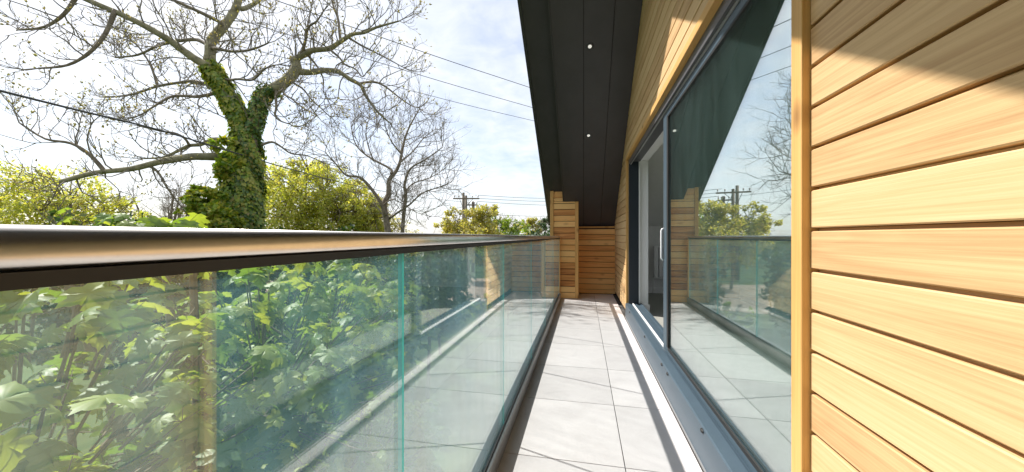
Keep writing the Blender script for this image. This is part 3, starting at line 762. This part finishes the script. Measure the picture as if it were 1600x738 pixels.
# buds and first leaves at the twig tips
sel = [t_ for t_ in tips if rg.random() < 0.65]
pos = []; ax = []
for p_, d_ in sel:
    for k in range(1 if rg.random() < .75 else 4):
        pos.append(p_); ax.append(Vector(d_) + Vector((rg.gauss(0, .35), rg.gauss(0, .35), rg.gauss(0, .25)+.3)))
pos = np.array([tuple(q) for q in pos]); ax = np.array([tuple(q) for q in ax])
Rm = frames(ax, rnd_dirs(rng, len(pos)))
BUD = ([(0,0,0),(.4,.22,.0),(.4,-.11,.19),(.4,-.11,-.19),(1,0,0)], [(0,1,2),(0,2,3),(0,3,1),(4,2,1),(4,3,2),(4,1,3)])
o = link('buds', scatter('buds', BUD[0], BUD[1], pos, Rm, rng.uniform(.03, .075, len(pos)), M['bud'])); tag(o, kind='stuff')
o.parent = tree; o.location = -Vector(tree.location)
# ivy: leaves standing off the trunk and the lower limbs
def ivy_along(lines, dens, size, mat, name):
    pos = []; nor = []
    for pts, rfun in lines:
        Ls = [0]
        for i in range(1, len(pts)): Ls.append(Ls[-1] + (pts[i]-pts[i-1]).length)
        tot = Ls[-1]
        for _ in range(int(tot*dens)):
            s_ = rg.uniform(0, tot); i = max(1, next((j for j in range(1, len(pts)) if Ls[j] >= s_), len(pts)-1))
            f = (s_-Ls[i-1])/max(1e-6, Ls[i]-Ls[i-1]); c = pts[i-1].lerp(pts[i], f); d = (pts[i]-pts[i-1]).normalized()
            a = rg.uniform(0, 2*math.pi); u = d.orthogonal().normalized(); v = d.cross(u)
            # keep the angle frame steady along the stem
            u = Vector((1, 0, 0)); u = (u - d*u.dot(d)).normalized(); v = d.cross(u)
            nrm = u*math.cos(a) + v*math.sin(a)
            lump = 0.5 + 0.5*math.sin(a*2.0 + s_*2.3)*math.sin(s_*3.7 + a*3) + 0.25*math.sin(s_*9 + a*5)
            r_ = rfun(s_/tot, a)*(0.66 + 0.46*lump)*rg.uniform(0.82, 1.10)
            pos.append(c + nrm*r_); nor.append(nrm)
    pos = np.array([tuple(q) for q in pos]); nor = np.array([tuple(q) for q in nor])
    m_ = len(pos)
    axis = np.array([0, 0, -1.0]) + nor*0.45 + rnd_dirs(rng, m_)*0.6
    normal = nor + np.array([0, 0, 0.45]) + rnd_dirs(rng, m_)*0.45
    o = link(name, scatter(name, IVY[0], IVY[1], pos, frames(axis, normal), rng.uniform(.6, 1.25, m_)*size, mat)); tag(o, kind='stuff')
    o.parent = tree; o.location = -Vector(tree.location)
ivy_along([(trunk, lambda f, a: 0.43 if f < .74 else 0.43 - 0.17*(f-.74)/.26)], 3600, 0.072, M['ivy'], 'ivy')
ivy_along([(L1, lambda f, a: 0.225 - 0.075*f), (L2[:len(L2)*6//10], lambda f, a: 0.22 - 0.06*f)], 1100, 0.07, M['ivy'], 'ivy')
ivy_along([(L1, lambda f, a: 0.25 - 0.06*f), (trunk[len(trunk)//2:], lambda f, a: 0.455 if f < .48 else 0.455 - 0.17*(f-.48)/.52)], 1700, 0.075, M['ivy_bright'], 'ivy')
foliage('ivy', rng, [(tuple(P(352, 232, D-.3)), (.30, .30, .30)), (tuple(P(340, 262, D-.4)), (.28, .3, .34)), (tuple(P(356, 250, D-.4)), (.3, .3, .4))], 900, 0.10, M['ivy_bright'], tree, IVY)

# bushy ivy mass at the left foot of the trunk
b = P(315, 368, 7.4); b.z = -3.0
bush = empty('shrub', b); tag(bush, 'rounded yellow green shrub beside the ivy covered trunk', 'shrub')
foliage('foliage', rng, [(tuple(P(309, 306, 7.4)), (.24, .3, .24)), (tuple(P(328, 318, 7.4)), (.34, .4, .40)), (tuple(P(310, 338, 7.4)), (.30, .4, .32)), (tuple(P(338, 345, 7.3)), (.4, .4, .4))], 6500, 0.08, M['ivy_bright'], bush, IVY)
foliage('foliage', rng, [(tuple(P(318, 400, 7.4)), (.75, .7, .9)), (tuple(P(330, 480, 7.4)), (.9, .9, 1.2))], 9000, 0.085, M['ivy_bright'], bush, IVY)
MB().tube([b, b+Vector((.05, 0, 1.5)), P(322, 340, 7.4)], [.06, .045, .02], 6).build('stem', M['bark'], bush)

# ------------------------------------------------------------------ second, smaller bare tree
rg = random.Random(5)
D2 = 15.0
b = P(607, 368, D2); b.z = -3.0
bt = empty('bare_tree', b); tag(bt, 'slender bare tree with fine twigs behind the middle of the handrail', 'tree')
def plimb(pix, r0, r1, d0, d1, name, parent, mat, n=6):
    m_ = len(pix); pts = smooth_line([P(x, y, d0+(d1-d0)*i/(m_-1)) for i, (x, y) in enumerate(pix)], 3); k = len(pts)
    rad = [r0+(r1-r0)*i/(k-1) for i in range(k)]
    MB().tube(pts, rad, n).build(name, M[mat], parent, smooth=True); return pts, rad
BL = [
 ([(612, 515), (609, 430), (606, 359), (600, 319), (607, 302), (608, 280), (618, 267), (625, 251), (632, 217), (641, 194), (656, 168)], .17, .02, D2, D2+.5, 'trunk'),
 ([(602, 335), (595, 315), (576, 288), (561, 275), (541, 272), (527, 257), (508, 236)], .085, .02, D2, D2-1, 'limb'),
 ([(611, 270), (610, 262), (584, 248), (564, 234), (553, 217), (548, 190)], .06, .015, D2+.2, D2+1, 'limb'),
 ([(625, 515), (628, 420), (629, 356), (634, 302), (632, 288), (641, 262), (664, 248), (692, 228)], .12, .016, D2+.6, D2-.5, 'trunk'),
 ([(608, 340), (622, 330), (640, 318), (660, 300), (688, 290), (705, 283)], .05, .014, D2+.2, D2-.8, 'limb'),
 ([(633, 300), (645, 285), (672, 276), (695, 262)], .04, .012, D2+.5, D2+1.2, 'limb'),
 ([(628, 240), (612, 220), (602, 196), (598, 172)], .04, .012, D2+.3, D2-.6, 'limb'),
 ([(622, 255), (645, 235), (662, 214), (680, 200)], .035, .012, D2+.4, D2+1, 'limb'),
 ([(584, 250), (575, 225), (572, 200), (580, 176)], .03, .012, D2+.6, D2, 'limb'),
 ([(600, 318), (612, 310), (628, 316), (650, 330), (672, 336)], .03, .01, D2, D2-.7, 'limb'),
]
tw = MB(); tips = []
for pix, a, b_, d0, d1, nm in BL:
    pts, rad = plimb(pix, a, b_, d0, d1, nm, bt, 'bark')
    acc = 0.6; L = 0
    for i in range(1, len(pts)):
        seg = pts[i]-pts[i-1]; L += seg.length
        while L > acc:
            acc += rg.uniform(.09, .20)
            if pts[i].z < 1.3: continue
            d = seg.normalized(); side = d.cross(Vector((rg.gauss(0, 1), rg.gauss(0, 1), rg.gauss(0, 1)))).normalized()
            twig(tw, tips, pts[i], d*.6+side*.8, rg.uniform(.8, 1.8), .015, 2, rg, .10, .32, 4, (3, 5))
tag(tw.build('twigs', M['twig'], bt, fix=False), kind='stuff')

# grey scrub of bare twigs far left, low behind the shrub
b = P(262, 368, 22); b.z = -3
sc_ = empty('bare_tree', b); tag(sc_, 'low grey bare tree far behind the shrub left of the ivy trunk', 'tree')
tw = MB(); tips = []
for k in range(9):
    e = P(rg.uniform(200, 305), rg.uniform(300, 335), 22+rg.uniform(-1, 1)); s0 = b + Vector((rg.uniform(-.3, .3), rg.uniform(-.3, .3), 0))
    pts = smooth_line([s0, s0.lerp(e, .55)+Vector((0, 0, .7)), e]); MB().tube(pts, [.09*(1-i/len(pts))+.02 for i in range(len(pts))], 5).build('limb', M['bark'], sc_)
    for q in range(len(pts)//2, len(pts)):
        for j in range(2): twig(tw, tips, pts[q], (pts[q]-pts[q-1]).normalized()+Vector((rg.gauss(0, .7), rg.gauss(0, .7), rg.gauss(0, .5))), rg.uniform(.8, 1.7), .017, 2, rg, .08, .3, 4, (3, 4))
tag(tw.build('twigs', M['twig'], sc_, fix=False), kind='stuff')

# ------------------------------------------------------------------ leafy trees and shrubs
def leafy(name, label, cat, px, d, blobs, n, size, mat, group=None, seed=1, tmpl=LEAF4, trunk_r=0.12):
    r_ = np.random.default_rng(seed); rr = random.Random(seed)
    b = P(px, 368, d); b.z = -3.0
    e = empty(name, b); tag(e, label, cat, group)
    bl = [(tuple(P(x, y, d+dd)), rad) for x, y, dd, rad in blobs]
    foliage('crown', r_, bl, n, size, M[mat], e, tmpl)
    st = MB()
    top = Vector(bl[0][0]); mid = b.lerp(top, .45) + Vector((rr.uniform(-.2, .2), rr.uniform(-.2, .2), 0))
    st.tube([b, mid, top], [trunk_r, trunk_r*.8, trunk_r*.35], 7, cap=False)
    for c, rad in bl[1:]:
        st.tube([mid, mid.lerp(Vector(c), .6)+Vector((0, 0, -.1)), Vector(c)], [trunk_r*.6, trunk_r*.4, trunk_r*.15], 5, cap=False)
    tl_ = []
    for c, rad in bl:
        for k in range(14):
            v = Vector((rr.gauss(0, 1), rr.gauss(0, 1), rr.gauss(.4, 1))).normalized()
            twig(st, tl_, Vector(c), v, np.mean(rad)*1.0, trunk_r*.16+.006, 1, rr, .05, .25, 4, (2, 3))
    st.build('trunk', M['bark'], e, fix=False)
    return e
leafy('leafy_tree', 'broad yellow green spring tree right behind the ivy covered trunk', 'tree', 470, 17,
      [(470, 300, 0, (1.9, 1.7, 1.6)), (445, 330, -.5, (1.6, 1.5, 1.5)), (505, 300, .3, (1.6, 1.6, 1.4)), (530, 330, 0, (1.5, 1.4, 1.2)), (560, 325, .6, (1.3, 1.2, 1.1)), (585, 338, .8, (1.0, 1.0, .8)), (430, 290, .5, (1.0, 1.0, 1.0)), (480, 262, .3, (.8, .8, .6)), (470, 390, 0, (3.0, 1.8, 1.6))], 30000, 0.125, 'spring', 'leafy trees beyond the garden', 21, trunk_r=.16)
leafy('leafy_tree', 'smaller yellow olive tree under the slender bare tree', 'tree', 570, 19,
      [(560, 330, 0, (1.7, 1.5, 1.2)), (585, 345, .4, (1.3, 1.2, 1.0)), (535, 345, -.4, (1.4, 1.2, 1.2)), (600, 385, 0, (2.6, 1.6, 1.5)), (555, 298, .2, (.8, .8, .6))], 13000, 0.125, 'olive', 'leafy trees beyond the garden', 22)
leafy('leafy_tree', 'olive leafed tree in front of the utility poles', 'tree', 735, 31,
      [(715, 345, 0, (1.3, 1.2, 1.2)), (748, 342, .5, (1.6, 1.4, 1.4)), (765, 338, 0, (1.0, 1.2, 1.2)), (740, 375, 0, (3.0, 2.0, 2.0)), (700, 355, 1, (1.2, 1.2, .8))], 9500, 0.22, 'olive', 'leafy trees beyond the garden', 23)
leafy('leafy_tree', 'bright green tree right of the utility poles', 'tree', 790, 34,
      [(788, 352, 0, (1.6, 1.4, 1.0)), (805, 356, 0, (1.4, 1.4, .9)), (772, 352, 0, (1.1, 1.1, 1.2)), (790, 385, 0, (2.6, 1.8, 2.0))], 5000, 0.22, 'fresh', 'leafy trees beyond the garden', 24)
leafy('leafy_tree', 'dull olive tree low beside the wing wall', 'tree', 828, 38,
      [(825, 354, 0, (1.5, 1.4, 1.0)), (838, 352, 0, (1.1, 1.2, 1.0)), (830, 385, 0, (2.4, 1.8, 2.0))], 4000, 0.22, 'olive', 'leafy trees beyond the garden', 25)
leafy('leafy_tree', 'dark evergreen touching the wing wall above the handrail', 'tree', 858, 30,
      [(852, 352, 0, (.9, .9, .9)), (862, 352, 0, (1.0, 1.0, 1.0)), (855, 385, 0, (1.8, 1.5, 1.8))], 3600, 0.18, 'dark_leaf', 'leafy trees beyond the garden', 26)
leafy('leafy_tree', 'yellow green tree at the far left edge under the bare limbs', 'tree', 110, 15,
      [(110, 315, 0, (1.8, 1.6, 1.5)), (60, 330, 0, (1.6, 1.6, 1.5)), (160, 335, .4, (1.4, 1.4, 1.2)), (20, 300, .4, (1.4, 1.4, 1.4)), (100, 390, 0, (3.2, 1.8, 1.7))], 15000, 0.125, 'spring', 'leafy trees beyond the garden', 27)
# shrubs below the handrail, seen through the glass
for i, (px, py, d, rad, nn, sz, mt, lb) in enumerate([
    (668, 430, 8.5, (.9, .9, 1.0), 4200, .12, 'hedge_leaf', 'mid green shrub behind the second glass panel'),
    (688, 415, 12, (.7, .8, 1.2), 3600, .13, 'hedge_leaf', 'tall green shrub by the gravel behind the second glass panel'),
    (794, 425, 16, (1.0, 1.2, 1.5), 3600, .15, 'dark_leaf', 'dark shrub behind the third glass panel'),
    (805, 420, 19, (1.2, 1.4, 2.0), 3400, .16, 'hedge_leaf', 'tall mottled shrub behind the third glass panel'),
    (838, 415, 17, (1.0, 1.1, 2.0), 3200, .15, 'dark_leaf', 'dark tall shrub behind the farthest glass panels'),
    (752, 474, 15, (.6, .6, .35), 1200, .13, 'fresh', 'low bright shrub at the edge of the gravel'),
    (600, 430, 10, (1.3, 1.2, 1.3), 4200, .12, 'dark_leaf', 'dark shrub behind the sycamore near the first glass joint'),
    (520, 430, 9, (1.4, 1.2, 1.2), 4200, .12, 'dark_leaf', 'dark shrub behind the sycamore under the leafy tree'),
    (440, 440, 7, (1.2, 1.0, 1.1), 3800, .11, 'dark_leaf', 'dark shrub behind the sycamore right of the ivy trunk'),
    (250, 430, 5.5, (1.1, 1.0, .9), 3600, .11, 'dark_leaf', 'dark shrub behind the sycamore at the left'),
    (120, 420, 5.5, (1.2, 1.0, .9), 3600, .11, 'hedge_leaf', 'green shrub behind the sycamore at the far left edge')]):
    c = (px, py, 0, rad)
    leafy('shrub', lb, 'shrub', px, d, [c, (px+4, py+30*10/d, .2, (rad[0]*1.1, rad[1], rad[2]))], nn, sz, mt, 'garden shrubs behind the glass', 40+i, trunk_r=.05)
# far hedgerow that closes the view
r_ = np.random.default_rng(77)
bl = [((x, 62 + 10*math.sin(x*.11) + r_.uniform(-3, 3), -3 + r_.uniform(1.2, 2.6)), (r_.uniform(2.5, 4), 2.5, r_.uniform(1.4, 2.6))) for x in np.arange(-95, 12, 3.2)]
o, _ = foliage('far_hedgerow_foliage', r_, bl, 26000, 0.42, M['hedge_leaf'], None)
tag(o, 'distant green hedgerow along the horizon behind the gravel yard', 'hedge')

# ------------------------------------------------------------------ sycamore beside the balcony
rng = np.random.default_rng(3); rg = random.Random(3)
sb = Vector((-2.7, 2.1, -3.0))
syc = empty('sycamore_tree', sb); tag(syc, 'large leafed young sycamore growing against the glass balustrade', 'tree')
blobs = [((-2.35, 1.0, -.15), (.95, 1.1, 1.10)), ((-2.45, 2.3, -.25), (1.05, 1.2, 1.10)), ((-2.2, .1, .0), (.8, .9, 1.05)), ((-2.9, 3.5, -.3), (1.0, 1.1, 1.05)),
         ((-2.0, 1.6, -1.4), (.8, 1.5, .9)), ((-2.2, 3.0, -1.5), (.8, 1.3, .9)), ((-3.0, 4.6, -.45), (.9, .9, 1.0)), ((-1.7, .8, -2.0), (.8, 1.2, .9)), ((-1.7, 2.4, -2.3), (.8, 1.2, .8)), ((-2.6, .4, -1.5), (.9, 1.2, .9)), ((-2.3, -.8, -.1), (.9, .9, 1.1))]
br = MB(); br.tube([sb, sb+Vector((.1, -.1, 1.2)), sb+Vector((.2, -.3, 2.2))], [.11, .09, .07], 8, cap=False)
hub = sb+Vector((.1, -.1, 1.2))
pos = []; ax = []; nr = []; sz = []
blobs += [(tuple(P(298, 352, 2.8)), (.10, .12, .06)), (tuple(P(250, 342, 2.6)), (.06, .10, .10)), (tuple(P(170, 372, 2.4)), (.2, .22, .14)), (tuple(P(80, 365, 2.4)), (.2, .25, .16))]
for c, r_ in blobs:
    c = Vector(c)
    br.tube([hub, hub.lerp(c, .6)+Vector((0, 0, -.15)), c], [.05, .035, .02], 6, cap=False)
    for k in range(165 if r_[0] > .5 else 3):
        d = Vector(rnd_dirs(rng, 1)[0]); d.z = d.z*0.9 + 0.15
        f = rg.uniform(.35, 1.0)**.55
        tip = c + Vector((d.x*r_[0], d.y*r_[1], d.z*r_[2]))*f
        if tip.x > -0.95: tip.x = -0.95 - rg.uniform(0, .2)
        if tip.z > 1.0 and r_[0] > .5: tip.z = 1.0 - rg.uniform(0, .15) + (0.12 if tip.y < .9 and rg.random() < .3 else 0)
        q = c.lerp(tip, .5) + Vector((0, 0, -.06))
        br.tube([c.lerp(tip, .62)+Vector((0, 0, -.05)), c.lerp(tip, .82)+Vector((0, 0, -.03)), tip], [.007, .006, .004], 4, cap=False)
        out = (tip - c).normalized()
        for j in range(rg.randint(4, 7)):
            a = rg.uniform(0, 2*math.pi); h = Vector((math.cos(a), math.sin(a), rg.uniform(-.2, .25)))
            pd = (h + out*.5 + Vector((0, 0, .25))).normalized(); pl = rg.uniform(.05, .13)
            bp_ = tip + pd*pl
            br.tube([tip, bp_], [.0022, .0016], 3, cap=False)
            pos.append(tuple(bp_)); ax.append(tuple(pd*.62 + Vector((0, 0, -.85)) + Vector((rg.gauss(0, .25), rg.gauss(0, .25), rg.gauss(0, .25)))))
            nr.append(tuple(Vector((0, 0, .8)) + h*.6 + out*.3 + Vector((rg.gauss(0, .3), rg.gauss(0, .3), 0)))); sz.append(rg.uniform(.07, .165))
pos = np.array(pos); ax = np.array(ax); nr = np.array(nr); sz = np.array(sz)
keep = pos[:, 0] < -0.72; pos, ax, nr, sz = pos[keep], ax[keep], nr[keep], sz[keep]
Rm = frames(ax, nr)
fwd = np.array([-sn, cs, 0]); rgt = np.array([cs, sn, 0])
rel = pos - np.array(CAM); dep = rel@fwd; lat = rel@rgt
u = np.where(dep > .2, 800 + FPX*lat/np.maximum(dep, .2), -1); v = 368 - FPX*rel[:, 2]/np.maximum(dep, .2)
inv = (u > 0) & (u < 720) & (v > 300) & (v < 738) & (dep > .2)
score = np.where(inv, sz/np.maximum(np.linalg.norm(rel, axis=1), .3), 0)
order = np.argsort(-score); big = order[:300]; rest = order[300:]
lme = bpy.data.meshes.new('leaf'); lme.from_pydata(SYV, [], SYF); lme.polygons.foreach_set('use_smooth', [True]*len(lme.polygons)); lme.update(); lme.materials.append(M['sycamore'])
for i in big:
    o = bpy.data.objects.new('leaf', lme); COL.objects.link(o); o.parent = syc
    m4 = Matrix([list(Rm[i][r]) + [0] for r in range(3)] + [[0, 0, 0, 1]])
    o.matrix_local = Matrix.Translation(Vector(pos[i]) - sb) @ m4 @ Matrix.Diagonal((sz[i], sz[i], sz[i], 1))
o = link('leaves', scatter('leaves', SYV, SYF, pos[rest], Rm[rest], sz[rest], M['sycamore'], True)); tag(o, kind='stuff')
o.parent = syc; o.location = -sb
br.build('branches', M['bark'], syc, fix=False)

# ------------------------------------------------------------------ utility poles and wires
def pole(px, top, d, label, arm=None):
    b = P(px, 368, d); b.z = -3.0; t_ = P(px, top, d)
    e = empty('utility_pole', b); tag(e, label, 'pole', 'utility poles')
    MB().tube([b, b.lerp(t_, .5), t_], [.19, .165, .14], 10).build('pole', M['pole'], e, smooth=True)
    if arm:
        x0, x1, y = arm
        a, c = P(x0, y, d-.16), P(x1, y, d-.16)
        dr = (c-a).normalized(); nx = Vector((0, 0, 1)); ny = dr.cross(nx)
        mb = MB(); mb.v = [tuple(q + nx*sz_ + ny*sy_) for q in (a, c) for sz_, sy_ in ((-.07, -.06), (.07, -.06), (.07, .06), (-.07, .06))]
        mb.f = [(0,1,2,3),(7,6,5,4),(0,4,5,1),(1,5,6,2),(2,6,7,3),(3,7,4,0)]
        co = mb.build('crossarm', M['pole'], e)
        for f in (.05, .22, .5, .74, .95):
            q = a.lerp(c, f)
            io = MB().tube([q+Vector((0,0,.07)), q+Vector((0,0,.16)), q+Vector((0,0,.2)), q+Vector((0,0,.27)), q+Vector((0,0,.31)), q+Vector((0,0,.36))], [.02, .02, .07, .04, .07, .03], 8).build('insulator', M['porcelain'], None)
            io.parent = co; io.location = Vector((0, 0, 0))
        for f in (.25, .75):
            q = a.lerp(c, f)
            MB().tube([q+Vector((0,0,-.07)), P(px, y+16, d-.16)], .025, 5).build('brace', M['wire'], e)
    return t_
pole(724, 299.5, 38, 'tallest utility pole carrying the wooden crossarm', (708, 749, 308.5))
pole(728, 304, 39.5, 'utility pole close behind the tallest pole')
pole(739, 313, 40, 'shorter utility pole right of the pair', (729, 746, 318.5))

def wire(pts, r, label, k=5):
    o = MB().tube(smooth_line(pts, k), r, 6).build('overhead_wire', M['wire'], None, smooth=True)
    tag(o, label, 'wire', 'overhead wires')
hv = Vector((math.sin(R(40.4)), math.cos(R(40.4)), 0))
for (px, py, px2, py2, zt, lb) in ((520, 30, 825, 134, 9.5, 'uppermost of three wires crossing the sky to the roof edge'), (550, 83, 829, 165.5, 9.5, 'middle of three wires crossing the sky to the roof edge'), (635, 138, 832, 186.6, 9.5, 'lowest of three wires crossing the sky to the roof edge')):
    d0 = (zt-CAM.z)*FPX/(368-py); d1 = (zt-CAM.z)*FPX/(368-py2)
    a, c = P(px, py, d0), P(px2, py2, d1); dr = (c-a).normalized()
    L = (c-a).length
    wire([a - dr*12 + Vector((0, 0, .15)), a, a.lerp(c, .5)+Vector((0, 0, -.04)), c, c + dr*14 + Vector((0, 0, .1)), c + dr*30 + Vector((0, 0, .4))], .016, lb)
wire([P(0, 140, 4.0), P(120, 170, 4.8), P(246, 200.6, 6.0), P(349, 231.5, 7.0), P(456, 263, 10.5), P(550, 287, 15), P(640, 304, 23), P(724, 314, 38)], .016, 'thick sagging cable crossing in front of the ivy trunk')
for (x0, y0, x1, y1, lb) in ((749, 308.3, 905, 313.5, 'far wire leaving the crossarm to the right'), (742, 303, 905, 309, 'upper far wire right of the tallest pole'),
                             (745, 312.8, 905, 320, 'lower far wire right of the utility poles'), (739, 332.5, 905, 336, 'lowest far wire just above the green treetops')):
    wire([P(x0, y0, 38), P((x0+x1)/2, (y0+y1)/2+1.5, 44), P(x1, y1, 52)], .022, lb)
